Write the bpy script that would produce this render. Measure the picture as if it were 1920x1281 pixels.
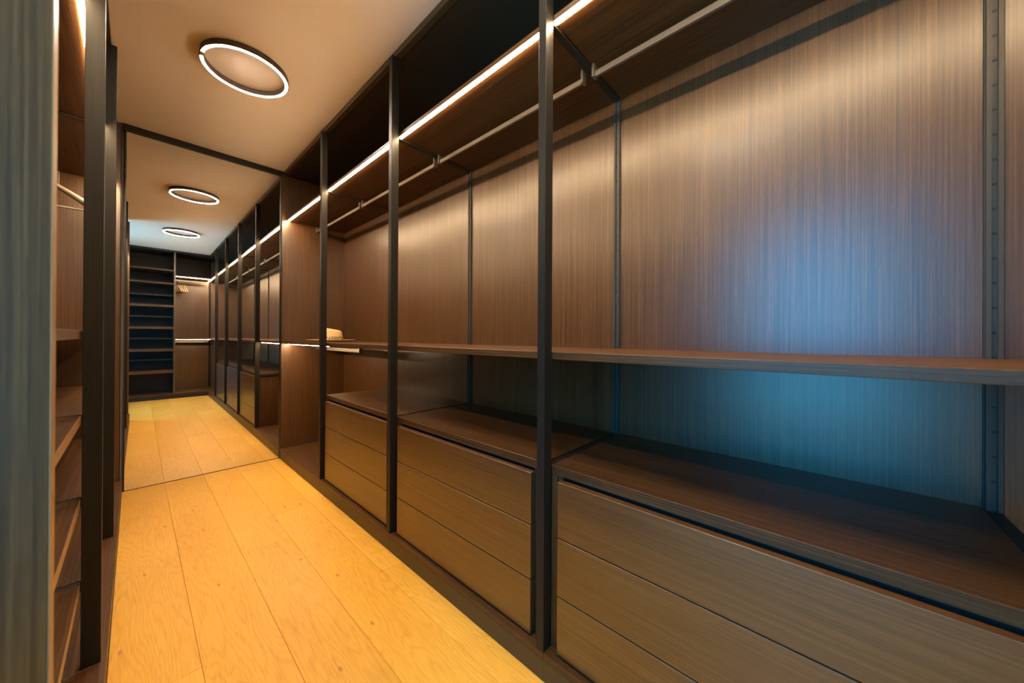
import bpy, bmesh, math, random
from mathutils import Vector, Matrix
random.seed(7)
S = bpy.context.scene
for o in list(bpy.data.objects):
    bpy.data.objects.remove(o)

# ------------------------------------------------------------------ camera
TH, PI_, RO = (math.radians(a) for a in (47.531, 0.125, 0.280))
F = Vector((math.sin(TH), math.cos(TH), 0)); R = Vector((math.cos(TH), -math.sin(TH), 0)); U = Vector((0, 0, 1))
F, U = F*math.cos(PI_)+U*math.sin(PI_), U*math.cos(PI_)-F*math.sin(PI_)
R, U = R*math.cos(RO)+U*math.sin(RO), U*math.cos(RO)-R*math.sin(RO)
cd = bpy.data.cameras.new('camera'); cam = bpy.data.objects.new('camera', cd); S.collection.objects.link(cam)
M3 = Matrix((R, U, -F)).transposed()
cam.matrix_world = Matrix.Translation((0, 0, 1.1)) @ M3.to_4x4()
cd.sensor_fit = 'HORIZONTAL'; cd.sensor_width = 36.0
cd.lens = 648.2/1920*36.0
cd.shift_y = -9.8/1920
cd.clip_start = 0.01
cd.dof.use_dof = True; cd.dof.focus_distance = 2.2; cd.dof.aperture_fstop = 3.2
S.camera = cam

# ------------------------------------------------------------------ world / view
W = bpy.data.worlds.new('world'); S.world = W; W.use_nodes = True
bg = W.node_tree.nodes['Background']
bg.inputs[0].default_value = (0.02, 0.47, 1.0, 1)
bg.inputs[1].default_value = 7.0
S.view_settings.view_transform = 'Standard'; S.view_settings.look = 'None'
S.view_settings.gamma = 1.0; S.view_settings.use_curve_mapping = False
S.view_settings.exposure = 0.52
S.cycles.max_bounces = 10; S.cycles.diffuse_bounces = 6; S.cycles.glossy_bounces = 6
S.cycles.sample_clamp_indirect = 8.0
S.cycles.caustics_reflective = False; S.cycles.caustics_refractive = False
LED_COL = (1.0, 0.70, 0.40, 1); LED_STR = 108.0
RING_COL = (1.0, 0.82, 0.64, 1); RING_STR = 330.0
su = bpy.data.lights.new('bounce_sun', 'SUN'); su.energy = 66.0; su.color = (.28, .74, 1.0); su.angle = .01
so = bpy.data.objects.new('bounce_sun', su); S.collection.objects.link(so)
so.rotation_euler = (math.radians(-42), 0, 0)   # along +Y, parallel to the doorway wall; added to bounce light off the outside slab
# daylight enters through the low-silled window opposite bay 4 (sampling portal for the sky)
pl = bpy.data.lights.new('window_portal', 'AREA'); pl.shape = 'RECTANGLE'; pl.size = 1.64; pl.size_y = .88
pl.cycles.is_portal = True
po = bpy.data.objects.new('window_portal', pl); S.collection.objects.link(po)
po.location = (-0.655, 0.07, 1.225); po.rotation_euler = (0, -math.pi/2, 0)

# ------------------------------------------------------------------ materials
def new_mat(name):
    m = bpy.data.materials.new(name); m.use_nodes = True
    nt = m.node_tree; return m, nt, nt.nodes['Principled BSDF']
def N(nt, t, **kw):
    n = nt.nodes.new(t)
    for k, v in kw.items(): setattr(n, k, v)
    return n
def plain(name, col, rough=.5, metal=0., spec=.5):
    m, nt, b = new_mat(name)
    b.inputs['Base Color'].default_value = (*col, 1); b.inputs['Roughness'].default_value = rough
    b.inputs['Metallic'].default_value = metal; b.inputs['Specular IOR Level'].default_value = spec
    return m
def emit(name, col, s):
    m, nt, b = new_mat(name)
    b.inputs['Base Color'].default_value = (.8, .8, .8, 1)
    b.inputs['Emission Color'].default_value = col; b.inputs['Emission Strength'].default_value = s
    return m
def coords(nt, scale):
    g = N(nt, 'ShaderNodeNewGeometry'); oi = N(nt, 'ShaderNodeObjectInfo')
    mul = N(nt, 'ShaderNodeMath', operation='MULTIPLY'); mul.inputs[1].default_value = 37.0
    nt.links.new(oi.outputs['Random'], mul.inputs[0])
    add = N(nt, 'ShaderNodeVectorMath', operation='ADD')
    nt.links.new(g.outputs['Position'], add.inputs[0]); nt.links.new(mul.outputs[0], add.inputs[1])
    sc = N(nt, 'ShaderNodeVectorMath', operation='MULTIPLY'); sc.inputs[1].default_value = scale
    nt.links.new(add.outputs[0], sc.inputs[0])
    return sc.outputs[0]
def noise(nt, vec, scale, detail=3., rough=.55):
    n = N(nt, 'ShaderNodeTexNoise'); n.inputs['Scale'].default_value = scale
    n.inputs['Detail'].default_value = detail; n.inputs['Roughness'].default_value = rough
    nt.links.new(vec, n.inputs['Vector']); return n.outputs['Fac']
def ramp(nt, fac, stops):
    r = N(nt, 'ShaderNodeValToRGB'); el = r.color_ramp.elements
    el[0].position, el[0].color = stops[0][0], (*stops[0][1], 1)
    el[1].position, el[1].color = stops[-1][0], (*stops[-1][1], 1)
    for p, c in stops[1:-1]:
        e = el.new(p); e.color = (*c, 1)
    nt.links.new(fac, r.inputs[0]); return r.outputs[0]
def mixrgb(nt, a, b, fac, mode='MIX'):
    m = N(nt, 'ShaderNodeMix', data_type='RGBA', blend_type=mode)
    if isinstance(fac, float): m.inputs[0].default_value = fac
    else: nt.links.new(fac, m.inputs[0])
    for i, v in ((6, a), (7, b)):
        if isinstance(v, tuple): m.inputs[i].default_value = (*v, 1)
        else: nt.links.new(v, m.inputs[i])
    return m.outputs[2]
def veneer(name, axis, rough=.345, ior=1.52, spec=.95):
    """dark straight-grained veneer; grain runs along axis"""
    m, nt, b = new_mat(name)
    s1 = [1.0]*3; s1[axis] = .008
    s2 = [1.0]*3; s2[axis] = .10
    fine = noise(nt, coords(nt, s1), 210., 4., .70)
    broad = noise(nt, coords(nt, s1), 16., 3., .5)
    fleck = noise(nt, coords(nt, s2), 330., 2., .6)
    c1 = ramp(nt, fine, [(.32, (.034, .0130, .0030)), (.50, (.082, .034, .009)), (.68, (.145, .066, .021))])
    c2 = ramp(nt, broad, [(.30, (.90, .88, .86)), (.70, (1.08, 1.06, 1.04))])
    col = mixrgb(nt, c1, c2, 1.0, 'MULTIPLY')
    c3 = ramp(nt, fleck, [(.35, (.86, .85, .84)), (.65, (1.08, 1.08, 1.08))])
    col = mixrgb(nt, col, c3, 1.0, 'MULTIPLY')
    nt.links.new(col, b.inputs['Base Color'])
    b.inputs['Roughness'].default_value = rough; b.inputs['Specular IOR Level'].default_value = spec; b.inputs['IOR'].default_value = ior
    bp = N(nt, 'ShaderNodeBump'); bp.inputs['Strength'].default_value = .04; bp.inputs['Distance'].default_value = .001
    nt.links.new(fine, bp.inputs['Height']); nt.links.new(bp.outputs[0], b.inputs['Normal'])
    return m
WD = veneer('satin_drawer_veneer', 1, .33, 1.68)
WX, WY, WZ = veneer('dark_veneer_grain_x', 0, .45, 1.45, .45), veneer('dark_veneer_grain_y', 1, .45, 1.45, .45), veneer('dark_veneer_grain_z', 2)
def oak():
    m, nt, b = new_mat('oiled_oak')
    v = coords(nt, (1., .13, 1.))
    n1 = noise(nt, v, 6.5, 2., .45)
    mul = N(nt, 'ShaderNodeMath', operation='MULTIPLY'); mul.inputs[1].default_value = 120.
    nt.links.new(n1, mul.inputs[0]); mul.inputs[1].default_value = 190.
    sn = N(nt, 'ShaderNodeMath', operation='SINE'); nt.links.new(mul.outputs[0], sn.inputs[0])
    ab = N(nt, 'ShaderNodeMath', operation='MULTIPLY_ADD'); ab.inputs[1].default_value = .5; ab.inputs[2].default_value = .5
    nt.links.new(sn.outputs[0], ab.inputs[0])
    lines = ramp(nt, ab.outputs[0], [(.0, (.84, .77, .66)), (.4, (1., 1., 1.)), (1., (1.03, 1.03, 1.03))])
    pores = noise(nt, coords(nt, (1., .05, 1.)), 260., 3., .6)
    pc = ramp(nt, pores, [(.30, (.84, .80, .74)), (.55, (1.02, 1.02, 1.02))])
    big = noise(nt, coords(nt, (1., .35, 1.)), 3.0, 2., .5)
    base = ramp(nt, big, [(.3, (.76, .40, .050)), (.7, (.86, .48, .080))])
    # per plank tone
    oi = N(nt, 'ShaderNodeObjectInfo')
    tone = ramp(nt, oi.outputs['Random'], [(0., (.90, .88, .86)), (1., (1.08, 1.07, 1.04))])
    col = mixrgb(nt, base, tone, 1., 'MULTIPLY')
    col = mixrgb(nt, col, lines, .40, 'MULTIPLY'); col = mixrgb(nt, col, pc, .8, 'MULTIPLY')
    # knots
    vo = N(nt, 'ShaderNodeTexVoronoi', voronoi_dimensions='2D'); vo.inputs['Scale'].default_value = 2.3
    nt.links.new(coords(nt, (1.9, .8, 1.)), vo.inputs['Vector'])
    kn = ramp(nt, vo.outputs['Distance'], [(.008, (.6, .6, .6)), (.034, (0., 0., 0.))])
    col = mixrgb(nt, col, (.24, .10, .025), kn)
    nt.links.new(col, b.inputs['Base Color'])
    b.inputs['Roughness'].default_value = .42; b.inputs['Specular IOR Level'].default_value = .4
    bp = N(nt, 'ShaderNodeBump'); bp.inputs['Strength'].default_value = .15; bp.inputs['Distance'].default_value = .001
    nt.links.new(pores, bp.inputs['Height']); nt.links.new(bp.outputs[0], b.inputs['Normal'])
    return m
OAK = oak()
METAL = plain('bronze_black_metal', (.022, .019, .014), .45, .2, .4)
def brushed():
    m, nt, b = new_mat('brushed_dark_bronze')
    n = noise(nt, coords(nt, (1., 1., .01)), 500., 2., .6)
    nt.links.new(ramp(nt, n, [(.3, (.014, .012, .009)), (.7, (.022, .019, .014))]), b.inputs['Base Color'])
    b.inputs['Metallic'].default_value = .0; b.inputs['Roughness'].default_value = .45; b.inputs['Specular IOR Level'].default_value = .2
    return m
POST = brushed()
UPPER = plain('shaded_interior_brown', (.040, .030, .020), .5, 0., .3)  # darkened colour carries the shade of the unlit upper compartments
BRONZE = plain('olive_bronze_plinth', (.075, .055, .026), .45, .2, .4)
EDGE = plain('floor_bounce_edge_tone', (.30, .165, .075), .4)  # lighter tone paints the floor's bounce light onto these edges
UPRIGHT = plain('anodised_upright', (.060, .054, .044), .45, .2, .4)
BLACK = plain('black_gap', (.008, .008, .008), .6)
RAILM = plain('champagne_bronze_rail', (.22, .19, .15), .38, .7)
def plaster(name, c):
    m, nt, b = new_mat(name)
    n = noise(nt, coords(nt, (1., 1., 1.)), 1.4, 3., .5)
    nt.links.new(ramp(nt, n, [(.3, tuple(x*.96 for x in c)), (.7, tuple(min(1., x*1.03) for x in c))]), b.inputs['Base Color'])
    b.inputs['Roughness'].default_value = .85; b.inputs['Specular IOR Level'].default_value = .2
    return m
CEIL = plaster('warm_white_paint', (.92, .81, .71))
WALL = plaster('wall_paint', (.62, .57, .50))
STONE = plaster('pale_slab', (.78, .78, .76))
DIM_GROUND = plaster('dim_ground_tone', (.20, .22, .20))
LED = emit('led_strip_light', LED_COL, LED_STR)
LED_SHELF = emit('shelf_led_strip_light', LED_COL, 105.0)
RING = emit('ring_light_diffuser', RING_COL, RING_STR)
MIRROR = plain('silvered_glass', (.93, .93, .92), .0, 1.)
HANGW = plain('pale_beech', (.50, .36, .20), .4)
HANGG = plain('grey_brown_hanger_wood', (.22, .17, .11), .4)
CHROME = plain('polished_steel', (.6, .6, .6), .2, 1.)
FELT = None
def felt():
    m, nt, b = new_mat('camel_felt')
    n = noise(nt, coords(nt, (1., 1., 1.)), 240., 2., .6)
    nt.links.new(ramp(nt, n, [(.3, (.66, .44, .18)), (.7, (.78, .55, .26))]), b.inputs['Base Color'])
    b.inputs['Roughness'].default_value = .9; return m
def leopard():
    m, nt, b = new_mat('patterned_ribbon')
    vo = N(nt, 'ShaderNodeTexVoronoi'); vo.inputs['Scale'].default_value = 95.
    nt.links.new(coords(nt, (1., 1., 1.)), vo.inputs['Vector'])
    nt.links.new(ramp(nt, vo.outputs['Distance'], [(.28, (.55, .42, .24)), (.40, (.03, .025, .02)), (.55, (.05, .04, .03)), (.66, (.62, .50, .32))]), b.inputs['Base Color'])
    b.inputs['Roughness'].default_value = .7; return m
FELT, BAND = felt(), leopard()

# ------------------------------------------------------------------ helpers
def wloc(o):
    v = Vector((0, 0, 0))
    while o is not None:
        v += o.location; o = o.parent
    return v
def link(name, me, loc, parent=None, mat=None):
    o = bpy.data.objects.new(name, me); S.collection.objects.link(o)
    if mat: me.materials.append(mat)
    o.parent = parent
    o.location = Vector(loc) - (wloc(parent) if parent else Vector())
    return o
def thing(name, label, cat, loc, group=None):
    o = bpy.data.objects.new(name, None); S.collection.objects.link(o); o.location = loc
    o.empty_display_size = .05
    o['label'] = label; o['category'] = cat
    if group: o['group'] = group
    return o
def struct(o): o['kind'] = 'structure'; return o
def boxes_mesh(name, bl, center, bevel=0.):
    bm = bmesh.new()
    for x0, x1, y0, y1, z0, z1 in bl:
        r = bmesh.ops.create_cube(bm, size=1.)
        vs = r['verts']
        for v in vs:
            v.co = Vector((x0+(v.co.x+.5)*(x1-x0), y0+(v.co.y+.5)*(y1-y0), z0+(v.co.z+.5)*(z1-z0))) - center
    if bevel: bmesh.ops.bevel(bm, geom=bm.edges[:], offset=bevel, segments=1, affect='EDGES')
    me = bpy.data.meshes.new(name); bm.to_mesh(me); bm.free(); return me
def box(name, x0, x1, y0, y1, z0, z1, mat, parent=None, bevel=.0012):
    c = Vector(((x0+x1)/2, (y0+y1)/2, (z0+z1)/2))
    return link(name, boxes_mesh(name, [(x0, x1, y0, y1, z0, z1)], c, bevel), c, parent, mat)
def boxes(name, bl, mat, parent=None, bevel=0.):
    c = Vector(((bl[0][0]+bl[0][1])/2, (bl[0][2]+bl[0][3])/2, (bl[0][4]+bl[0][5])/2))
    return link(name, boxes_mesh(name, bl, c, bevel), c, parent, mat)
def sweep(name, pts, rad, mat, parent=None, seg=8, flat=None):
    """tube along pts; flat=(a,b) gives an elliptic section"""
    pts = [Vector(p) for p in pts]; bm = bmesh.new(); rings = []
    up0 = Vector((0, 0, 1))
    for i, p in enumerate(pts):
        t = (pts[min(i+1, len(pts)-1)]-pts[max(i-1, 0)]).normalized()
        s = t.cross(up0)
        if s.length < 1e-3: s = t.cross(Vector((1, 0, 0)))
        s.normalize(); n = s.cross(t)
        r = rad[i] if isinstance(rad, (list, tuple)) else rad
        a, b = (r, r) if flat is None else (r*flat[0], r*flat[1])
        rings.append([bm.verts.new(p + s*math.cos(2*math.pi*k/seg)*a + n*math.sin(2*math.pi*k/seg)*b - pts[0]) for k in range(seg)])
    for a, b in zip(rings, rings[1:]):
        for k in range(seg): bm.faces.new((a[k], a[(k+1) % seg], b[(k+1) % seg], b[k]))
    bm.faces.new(rings[0][::-1]); bm.faces.new(rings[-1])
    bmesh.ops.recalc_face_normals(bm, faces=bm.faces[:])
    me = bpy.data.meshes.new(name); bm.to_mesh(me); bm.free()
    for p in me.polygons: p.use_smooth = True
    return link(name, me, pts[0], parent, mat)
def lathe(name, prof, mat, loc, parent=None, seg=48, a0=0., a1=2*math.pi, closed_prof=True):
    """revolve profile [(r,z)...] (closed loop) about z between two angles"""
    full = abs(a1-a0-2*math.pi) < 1e-6
    n = seg if full else seg+1
    bm = bmesh.new(); rows = []
    for i in range(n):
        a = a0+(a1-a0)*i/seg
        rows.append([bm.verts.new((r*math.cos(a), r*math.sin(a), z)) for r, z in prof])
    m = len(prof)
    for i in range(seg):
        A, B = rows[i], rows[(i+1) % n]
        for k in range(m if closed_prof else m-1):
            bm.faces.new((A[k], B[k], B[(k+1) % m], A[(k+1) % m]))
    if not full and closed_prof:
        bm.faces.new(rows[0]); bm.faces.new(rows[-1][::-1])
    bmesh.ops.recalc_face_normals(bm, faces=bm.faces[:])
    me = bpy.data.meshes.new(name); bm.to_mesh(me); bm.free()
    for p in me.polygons: p.use_smooth = False
    return link(name, me, loc, parent, mat)

# ------------------------------------------------------------------ room shell
CZ = 2.585                       # ceiling height
RK, RP, RB = .887, .887, 1.43    # right run: kick face, post face, back panel face
LK, LP, LB = -.055, -.065, -.62  # left run
MY = 3.646                       # mirror plane
BKY, BBY = -1.125, -1.68         # back run: kick face, back panel face

fl = struct(box('floor', -.66, 1.47, -1.74, 3.70, -.12, -.016, STONE, None, 0))
edges = [-.66, -.475, -.2645, -.054, .157, .372, .580, .788, RK+.01]
joints = {4: [-.55, 1.53], 5: [-.30, 2.9], 6: [-.1, 2.17], 7: [.55, 2.50], 8: [-.4, 1.535], 1: [-.2], 2: [.15], 3: [-.45, .35]}
for i in range(len(edges)-1):
    x0, x1 = edges[i], edges[i+1]
    ylo, yhi = BKY-.01, (MY+.004 if i >= 3 else .665)
    if i == 2: yhi = .665
    cuts = [ylo]+[j for j in joints.get(i+1, []) if ylo < j < yhi]+[yhi]
    for a, b in zip(cuts, cuts[1:]):
        box('plank', x0+.0004, x1-.0004, a+.0004, b-.0004, -.015, 0., OAK, fl, .0007)
struct(box('ceiling', -.70, 1.48, -1.76, 3.72, CZ, CZ+.1, CEIL, None, 0))
struct(box('wall_right', 1.46, 1.56, -1.76, 3.72, -.1, CZ-.001, WALL, None, 0))
struct(box('wall_back', -.66, 1.459, -1.82, -1.715, -.1, CZ-.001, WALL, None, 0))
struct(box('wall_front', -.66, 1.459, 3.69, 3.79, -.1, CZ-.001, WALL, None, 0))
DY0, DY1, DZ0, DZ = -.38, .52, .40, 2.05
struct(boxes('wall_left', [(-.76, -.661, DY1, 3.79, -.1, CZ-.001), (-.76, -.661, -1.82, DY0, -.1, CZ-.001), (-.76, -.661, DY0, DY1, DZ, CZ-.001), (-.76, -.661, DY0, DY1, -.1, DZ0)], WALL))
struct(boxes('window_1', [(-.775, -.657, DY1-.035, DY1-.001, DZ0+.001, DZ-.001), (-.775, -.657, DY0+.001, DY0+.035, DZ0+.001, DZ-.001),
    (-.775, -.657, DY0+.035, DY1-.035, DZ-.035, DZ-.001), (-.775, -.657, DY0+.035, DY1-.035, DZ0+.001, DZ0+.035)], METAL))
struct(box('bounce_slab_outside', -2.1, -.77, -3.0, 3.0, -.10, -.005, STONE, None, 0))  # unseen slab, added to bounce daylight up onto the ceiling
struct(box('added_dim_ground', -45., -2.5, -25., 25., -3.2, -3.0, DIM_GROUND, None, 0))  # unseen, added so the light from below the horizon stays dim
struct(box('trim_1', .907, .935, BKY-.02, MY+.01, 2.551, CZ-.001, BRONZE))
struct(box('trim_2', -.113, -.085, .70, MY+.01, 2.551, CZ-.001, BRONZE))
struct(box('trim_3', -.62, .906, BKY-.05, BKY-.022, 2.551, CZ-.001, METAL))

# ------------------------------------------------------------------ mirror
mi = thing('wall_mirror', 'tall frameless-looking mirror with black top bar covering the end wall of the corridor', 'mirror', ((RK-.045)/2, MY, 0))
g = box('glass', -.043, RK+.003, MY, MY+.006, .004, 2.54, MIRROR, mi, 0)
mi.rotation_euler = (0, 0, -.0031)
box('frame_top', -.060, RK+.022, MY-.012, MY+.012, 2.537, CZ-.002, METAL, mi)
box('frame_side', -.050, -.043, MY-.004, MY+.012, .001, 2.537, METAL, mi, .0005)
box('frame_side', RK+.0035, RK+.010, MY-.004, MY+.012, .001, 2.537, METAL, mi, .0005)
box('frame_bottom', -.043, RK+.003, MY-.002, MY+.012, .0005, .004, BLACK, mi, 0)

# ------------------------------------------------------------------ wardrobe pieces
PT = .03  # post thickness
def pin_holes(name, spots, axis, parent, mat=BLACK, s=.0035):
    bl = []
    for (x, y, z) in spots:
        d = [s, s, s*.8]; d[axis] = .0006
        bl.append((x-d[0], x+d[0], y-d[1], y+d[1], z-d[2], z+d[2]))
    o = boxes(name, bl, mat, parent); o['kind'] = 'stuff'; return o
def rear_upright(parent, y0, x=RB, z0=.092):
    """channel profile upright with a row of slots, on the back wall"""
    y1 = y0+PT
    a = boxes('rear_upright', [(x-.010, x-.001, y0+.002, y0+.010, z0, 2.549), (x-.010, x-.001, y1-.010, y1-.002, z0, 2.549),
                               (x-.004, x-.001, y0+.010, y1-.010, z0, 2.549), (x-.001, x+.018, y0-.0004, y1+.0004, z0, 2.549)], UPRIGHT, parent)
    k = int((2.10-.75)/.061)
    pin_holes('slot', [(x-.0044, (y0+y1)/2, .75+.061*i) for i in range(k)], 0, a, BLACK, .0036)
    return a
def led(x0, x1, y0, y1, z, parent, th=.0042, mat=None):
    return box('led_strip', x0, x1, y0, y1, z-th, z+.001, mat or LED, parent, 0)
def rail_y(x, y0, y1, ztop, parent, zb=2.090, bh=.022, label=None):
    r = box('clothes_rail', x-.006, x+.006, y0+.010, y1-.010, zb, zb+bh, RAILM, parent, .0015)
    for yy in (y0, y1-.010): box('bracket', x-.013, x+.013, yy, yy+.010, zb-.001, ztop-.0005, RAILM, r, .001)
    return r
def rail_x(y, x0, x1, ztop, parent, zb=2.090, bh=.022):
    r = box('clothes_rail', x0+.010, x1-.010, y-.006, y+.006, zb, zb+bh, RAILM, parent, .0015)
    for xx in (x0, x1-.010): box('bracket', xx, xx+.010, y-.013, y+.013, zb-.001, ztop-.0005, RAILM, r, .001)
    return r
TS = 2.140   # underside of the lit top shelf
MS0, MS1 = 1.027, 1.052

def right_bay(label, y0, y1, post=True, rear=True, mid_led=False, crossbar_low=True, yb=None):
    t = thing('open_wardrobe_bay', label, 'wardrobe', (1.15, (y0+y1)/2, 0), 'open wardrobe bays along the right wall')
    ys = y0+PT if post else y0
    box('plinth', RK, RK+.015, y0, y1-.0005, .0005, .069, BRONZE, t, .0005)
    box('bottom_board', RK-.001, RB, y0, y1-.0007, .070, .090, WY, t)
    if post: box('post', RP, RP+.04, y0, y0+PT, .0905, 2.550, POST, t, .0010)
    if rear and post: rear_upright(t, y0)
    box('back_panel', RB, RB+.018, ys+.001, y1-.001, .0905, TS+.010, WZ, t, .0005)
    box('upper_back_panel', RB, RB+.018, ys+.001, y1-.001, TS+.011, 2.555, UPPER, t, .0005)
    ts = box('top_shelf', RP+.041, RB-.0005, ys+.0005, y1-.0005, TS, TS+.022, WY, t)
    led(RP+.041, RP+.056, ys+.006, y1-.003, TS, ts)
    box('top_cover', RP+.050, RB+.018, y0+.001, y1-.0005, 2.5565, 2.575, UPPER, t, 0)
    if post:
        box('crossbar', RP+.041, RB-.011, y0+.002, y0+PT-.002, TS-.008, TS+.022, METAL, t, .0008)
        if crossbar_low: box('crossbar', RP+.041, RB-.011, y0+.002, y0+PT-.002, .655, .6785, METAL, t, .0008)
    ms = box('middle_shelf', RP+.043, RB-.0005, y0+.0003, y1-.0005, MS0, MS1, WY, t)
    if mid_led: led(RP+.055, RP+.068, ys+.006, y1-.003, MS0, ms, .0035, LED_SHELF)
    rail_y(1.18, ys+.003, y1-.004 if y1 > 3.5 else y1-.004, TS, t)
    if mid_led: 
        r = rail_y(1.18, ys-.01, y1-.004, MS0, t, .972, .030)
    return t
b1 = right_bay('dark wood hanging bay without drawers beside the mirror, lit under its middle shelf', 2.64, 3.617, mid_led=True, crossbar_low=True)
sp = box('side_panel', RP+.004, RB+.018, 3.6175, 3.640, .0005, 2.550, WZ, b1)
box('edge_profile', RP-.002, RP+.0035, 3.6175, 3.640, .0005, 2.550, POST, sp, .0005)
pin_holes('pin_hole', [(x, 3.617, .20+.032*i) for x in (RP+.075, RB-.06) for i in range(55) if not .95 < .20+.032*i < 1.1], 1, sp, CHROME, .0022)
b2 = right_bay('bay', 1.655, 2.64)
b3 = right_bay('bay', .67, 1.655)
b4 = right_bay('wide dark wood wardrobe bay with bluish daylight sheen on its back panel', -.315, .67)
b5 = right_bay('open dark wood corner bay at the end of the right run, without drawers', BBY, -.315, post=False)
box('back_panel', .981, RB, BBY-.018, BBY, .0905, 2.555, WZ, b5, .0005)
b2['label'] = 'dark wood wardrobe bay next to the hat bay, above the drawer unit nearest the mirror'
b3['label'] = 'middle dark wood wardrobe bay on the right with a warm brown back panel'

def drawer_unit(label, y0, y1):
    t = thing('drawer_unit', label, 'drawers', (1.15, (y0+y1)/2, .09), 'three drawer units under the right wardrobe')
    a, b = y0+.001, y1-.001
    zt0, zt1 = .652, .682
    box('top_panel', RP+.0405, RB-.0005, a, b, zt0, zt1, WY, t)
    for s0, s1 in ((a, a+.022), (b-.022, b)):
        box('side_panel', RP+.040, RB-.001, s0, s1, .0905, zt0-.0005, WZ, t)
    for s0, s1 in ((a+.0225, a+.042), (b-.042, b-.0225)):
        box('filler_strip', RP+.045, RP+.063, s0, s1, .0905, zt0-.0005, WZ, t, .0005)
    box('inner_carcass', RP+.064, RB-.02, a+.0225, b-.0225, .10, zt0-.01, BLACK, t, 0)
    for z0, z1 in ((.099, .2800), (.2838, .4642), (.4680, .6425)):
        box('drawer_front', RP+.018, RP+.040, a+.038, b-.038, z0, z1, WD, t, .0008)
    return t
drawer_unit('dark wood three-drawer unit nearest the mirror, glowing orange from the floor', 1.685, 2.64)
drawer_unit('middle dark wood three-drawer unit between two black posts, brown-orange fronts', .70, 1.655)
drawer_unit('large grey-brown three-drawer unit closest to the camera, cut by the bottom edge', -.285, .67)

# ------------------------------------------------------------------ left run
def left_bay(label, y0, y1, post=True, shelves=(), rail=False):
    t = thing('open_wardrobe_bay', label, 'wardrobe', (-.35, (y0+y1)/2, 0), 'open wardrobe bays along the left wall')
    ys = y0+PT
    box('plinth', LK-.015, LK, y0, y1-.0005, .0005, .069, BRONZE, t, .0005)
    box('bottom_board', LB, LK+.001, y0, y1-.0007, .070, .090, WY, t)
    if post:
        box('post', LP-.04, LP, y0, y0+PT, .0905, 2.550, POST, t, .0010)
        box('crossbar', LB+.002, LP-.041, y0+.002, y0+PT-.002, TS-.008, TS+.022, METAL, t, .0008)
        for z in shelves: box('crossbar', LB+.002, LP-.041, y0+.002, y0+PT-.002, z-.024, z-.003, METAL, t, .0008)
    if post: box('rear_upright', LB-.014, LB+.001, y0+.001, y0+PT-.001, .092, 2.549, POST, t, .0008)
    box('back_panel', LB-.018, LB, ys+.001, y1-.001, .0905, TS+.010, WZ, t, .0005)
    box('upper_back_panel', LB-.018, LB, ys+.001, y1-.001, TS+.011, 2.555, METAL, t, .0005)  # dark tone carries the shade above the lit top shelf
    ts = box('top_shelf', LB+.0005, LP-.041, ys+.0005, y1-.0005, TS, TS+.022, WY, t)
    led(LP-.060, LP-.046, ys+.006, y1-.003, TS, ts)
    box('top_cover', LB-.018, LP-.050, y0+.001, y1-.0005, 2.5565, 2.575, METAL, t, 0)
    for z in shelves:
        sh = box('shelf', LB+.0005, LP-.0435, ys+.0005, y1-.0005, z-.025, z, WY, t)
        if z < 1.: box('bounce_lit_edge', LP-.0433, LP-.042, ys+.0005, y1-.0005, z-.025, z, EDGE, sh, 0)
    if rail: rail_y(-.34, ys+.003, y1-.004, TS, t, 2.030)
    return t
SH = (.350, .605, .857, 1.113)
la = left_bay('dark wood shelf bay on the left behind the near grey end panel, shelf edges pale with floor light', .70-PT, 1.655, post=False, shelves=SH)
ep = box('end_panel', LB-.018, LP-.0014, .668, .6995, .0905, 2.550, WZ, la, .0006)
box('bounce_lit_edge', LP-.0013, LP, .668, .6995, .0905, 2.550, EDGE, ep, 0)
lb = left_bay('dark wood shelf bay on the left starting at the thick near black post', 1.655, 2.64, shelves=SH)
lc = left_bay('dark wood hanging bay on the left touching the mirror, coat hanger inside', 2.64, 3.617, rail=True)
box('partition', LB+.0005, LP-.042, 2.673, 2.691, .0905, SH[-1], WZ, lc)
sp = box('side_panel', LB-.018, LP-.004, 3.6175, 3.640, .0005, 2.550, WZ, lc)
box('edge_profile', LP-.0035, LP+.002, 3.6175, 3.640, .0005, 2.550, POST, sp, .0005)

# ------------------------------------------------------------------ back run (seen in the mirror)
t = thing('shelf_tower', 'tall dark wood shelf tower with many empty shelves, seen in the mirror', 'shelves', (-.09, -1.4, 0))
box('plinth', -.62, RK-.001, BKY-.015, BKY, .0005, .069, METAL, t, .0005)
box('bottom_board', -.62, .455, BBY, BKY+.001, .070, .090, WX, t)
box('back_panel', -.62, .431, BBY-.018, BBY, .0905, 2.555, UPPER, t, .0005)
box('divider', .432, .455, BBY, BKY-.002, .0905, 2.550, WZ, t)
box('side_panel', -.643, -.621, BBY-.018, BKY-.002, .0905, 2.550, WZ, t)
box('top_cover', -.62, .455, BBY, BKY-.06, 2.5565, 2.575, METAL, t, 0)
for z, h in ((2.240, .025), (2.010, .025), (1.627, .040), (1.247, .040), (.868, .044), (.497, .050)):
    box('shelf', -.6205, .4315, BBY+.0005, BKY-.004, z-h, z, WX, t)
for z in (1.82, 1.44, 1.06, .69):
    box('inner_shelf', -.6205, .4315, BBY+.0005, BKY-.20, z-.03, z, METAL, t)
h = thing('hanging_unit', 'dark wood hanging unit with two lit levels and hangers, seen in the mirror', 'wardrobe', (.7, -1.4, 0))
box('bottom_board', .4555, RK-.0015, BBY, BKY+.001, .070, .090, WX, h)
box('back_panel', .456, .949, BBY-.018, BBY, .0905, TS+.010, WZ, h, .0005)
box('upper_back_panel', .456, .949, BBY-.018, BBY, TS+.011, 2.555, UPPER, h, .0005)
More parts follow.
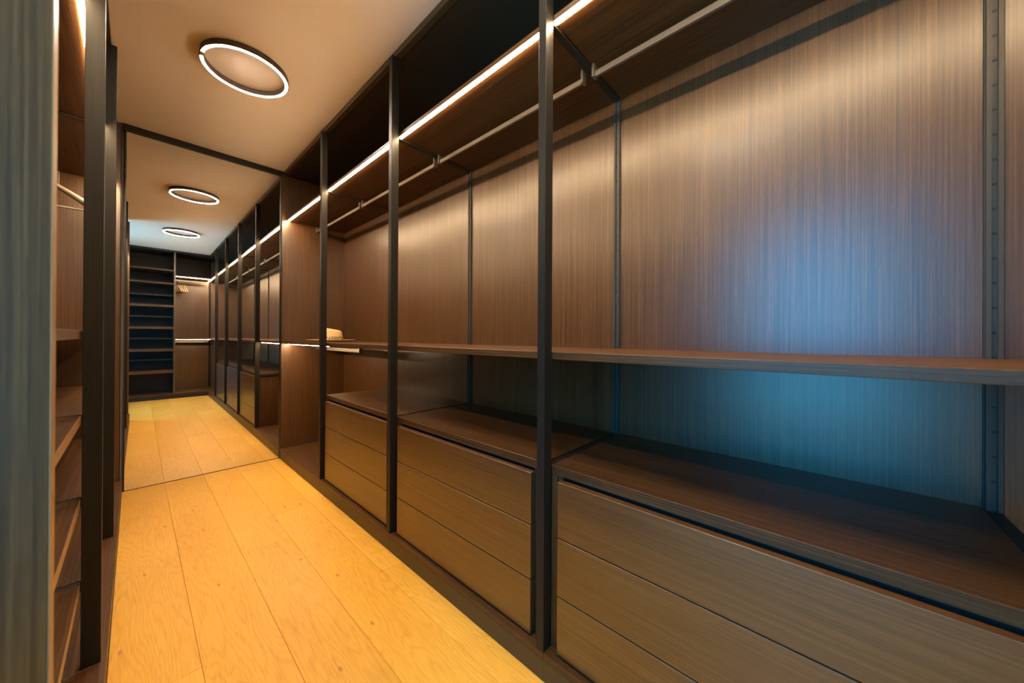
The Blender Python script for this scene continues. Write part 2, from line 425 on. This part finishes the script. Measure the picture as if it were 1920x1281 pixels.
boxes('rear_upright', [(.951, .960, BBY+.001, BBY+.010, .0905, 2.549), (.970, .979, BBY+.001, BBY+.010, .0905, 2.549), (.960, .970, BBY+.001, BBY+.004, .0905, 2.549)], POST, h)
ts = box('top_shelf', .4555, RP+.040, BBY+.0005, BKY-.041, TS, TS+.022, WX, h)
led(.462, .918, BKY-.056, BKY-.042, TS-.001, ts)
ms = box('middle_shelf', .4555, RP+.042, BBY+.0005, BKY-.041, MS0, MS1, WX, h)
led(.462, .918, BKY-.060, BKY-.046, MS0, ms, .0030, LED_SHELF)
box('top_cover', .456, RP+.049, BBY, BKY-.06, 2.5565, 2.575, METAL, h, 0)
rail_x(-1.42, .459, .925, TS, h)
rail_x(-1.42, .459, .925, MS0, h, .970, .026)

# ------------------------------------------------------------------ ring lights
def ring_light(label, cx, cy):
    zb = 2.550
    t = thing('ring_light', label, 'lamp', (cx, cy, zb), 'ring lights on the ceiling')
    gap = .10; a0, a1 = math.pi+gap, 3*math.pi-gap
    Ro, Ri = .196, .177
    prof = [(Ri, zb+.004-zb), (Ri, .0335), (Ro, .0335), (Ro, .004)]
    lathe('housing', prof, HOUSE, (cx, cy, zb), t, 72, a0, a1)
    lathe('diffuser', [(Ri+.0032, .0030), (Ri+.0032, .0039), (Ro-.0042, .0039), (Ro-.0042, .0030)], RING, (cx, cy, zb), t, 72, a0+.01, a1-.01)
    box('connector', cx-Ro+.002, cx-Ri-.002, cy-.013, cy+.013, zb+.003, zb+.0335, COPPER, t, .002)
    return t
HOUSE = plain('dark_bronze_housing', (.10, .075, .055), .45, .3)
COPPER = plain('copper_connector', (.35, .20, .11), .35, .9)
ring_light('large ring light on the ceiling in front of the mirror, nearer of the real one and its reflections', .413, 2.385)
r2 = ring_light('ring light in the bluish ceiling part behind, seen only in the mirror', .430, .47)
bpy.data.objects['ring_light']['label'] = 'glowing ring light mounted flat on the warm ceiling before the mirror'

# ------------------------------------------------------------------ hat
hx, hy, hz = 1.135, 3.13, MS1+.0005
ht = thing('felt_hat', 'camel felt hat with patterned band lying on the middle shelf near the mirror', 'hat', (hx, hy, hz))
bm = bmesh.new(); rows = []
seg = 48
prof = [(.087, .012), (.086, .035), (.084, .060), (.082, .082), (.078, .098), (.068, .108), (.050, .110), (.028, .106), (.0, .104)]
for r, z in prof[:-1]:
    row = []
    for k in range(seg):
        a = 2*math.pi*k/seg; ca, sa = math.cos(a), math.sin(a)
        rr = r*(1+.10*sa*sa)
        zz = z
        if z > .05:
            w = (z-.05)/.06
            zz -= w*.012*(ca+.3)                     # crown slopes down towards the wall side
            zz -= w*.012*math.exp(-(ca*rr/.03)**2)*(r < .06)   # centre crease
            rr *= 1-.05*w*max(0, -sa)
        row.append(bm.verts.new((rr*ca, rr*sa, zz)))
    rows.append(row)
top = bm.verts.new((0, 0, .090))
for A, B in zip(rows, rows[1:]):
    for k in range(seg): bm.faces.new((A[k], A[(k+1) % seg], B[(k+1) % seg], B[k]))
for k in range(seg): bm.faces.new((rows[-1][k], rows[-1][(k+1) % seg], top))
bmesh.ops.recalc_face_normals(bm, faces=bm.faces[:])
me = bpy.data.meshes.new('crown'); bm.to_mesh(me); bm.free()
for p in me.polygons: p.use_smooth = True
cr = link('crown', me, (hx, hy, hz), ht, FELT)
br = lathe('brim', [(.080, .010), (.14, .009), (.178, .011), (.190, .014), (.191, .018), (.178, .0155), (.14, .0135), (.080, .0145)], FELT, (hx, hy, hz), ht, 56)
bd = lathe('hat_band', [(.0885, .0145), (.0872, .044), (.0905, .044), (.0920, .0145)], BAND, (hx, hy, hz), ht, 56)
for o in (bd,):
    for v in o.data.vertices:
        rr = math.hypot(v.co.x, v.co.y); sa = v.co.y/rr
        v.co.x *= 1+.10*sa*sa; v.co.y *= 1+.10*sa*sa

# ------------------------------------------------------------------ hangers
def hanger(label, x, y, ang, mat, group=None, zrail=2.112, tr=.018):
    """shoulder runs along x before turning by ang about z"""
    t = thing('coat_hanger', label, 'hanger', (x, y, zrail), group)
    def P(a, z): return (x+a*math.cos(ang), y+a*math.sin(ang), z)
    zs = zrail-.085
    pts, rad = [], []
    for i in range(-8, 9):
        a = i/8*.215
        pts.append(P(a, zs-.002-.145*(abs(i)/8)**1.15)); rad.append(tr*(.7+.6*abs(i)/8))
    sweep('shoulder', pts, rad, mat, t, 10, (1., .85))
    sweep('trouser_bar', [P(-.19, zs-.135), P(0, zs-.137), P(.19, zs-.135)], .006, mat, t, 8)
    # simple open hook over the rail
    hp = [P(0, zs), P(0, zs+.035), P(.012, zs+.052)] + [P(.019*math.cos(math.radians(d)), zrail-.010+.019*math.sin(math.radians(d))+.006) for d in (-20, 20, 60, 100, 140, 180, 215)]
    sweep('hook', hp, .0018, CHROME, t, 6)
    return t
hanger('brown wooden coat hanger hanging alone in the left bay near the mirror', -.34, 3.22, .06, HANGG, None, 2.052)
for k, xx in enumerate((.503, .530, .557, .584)):
    hanger(('pale wooden hanger seen in the mirror, first beside the tower divider', 'pale wooden hanger seen in the mirror, second from the tower divider',
            'pale wooden hanger seen in the mirror, third from the tower divider', 'pale wooden hanger seen in the mirror, fourth and outermost from the divider')[k],
           xx, -1.42, math.pi/2-.15, HANGW, 'pale hangers on the upper rail of the hanging unit', 2.112, .0078)
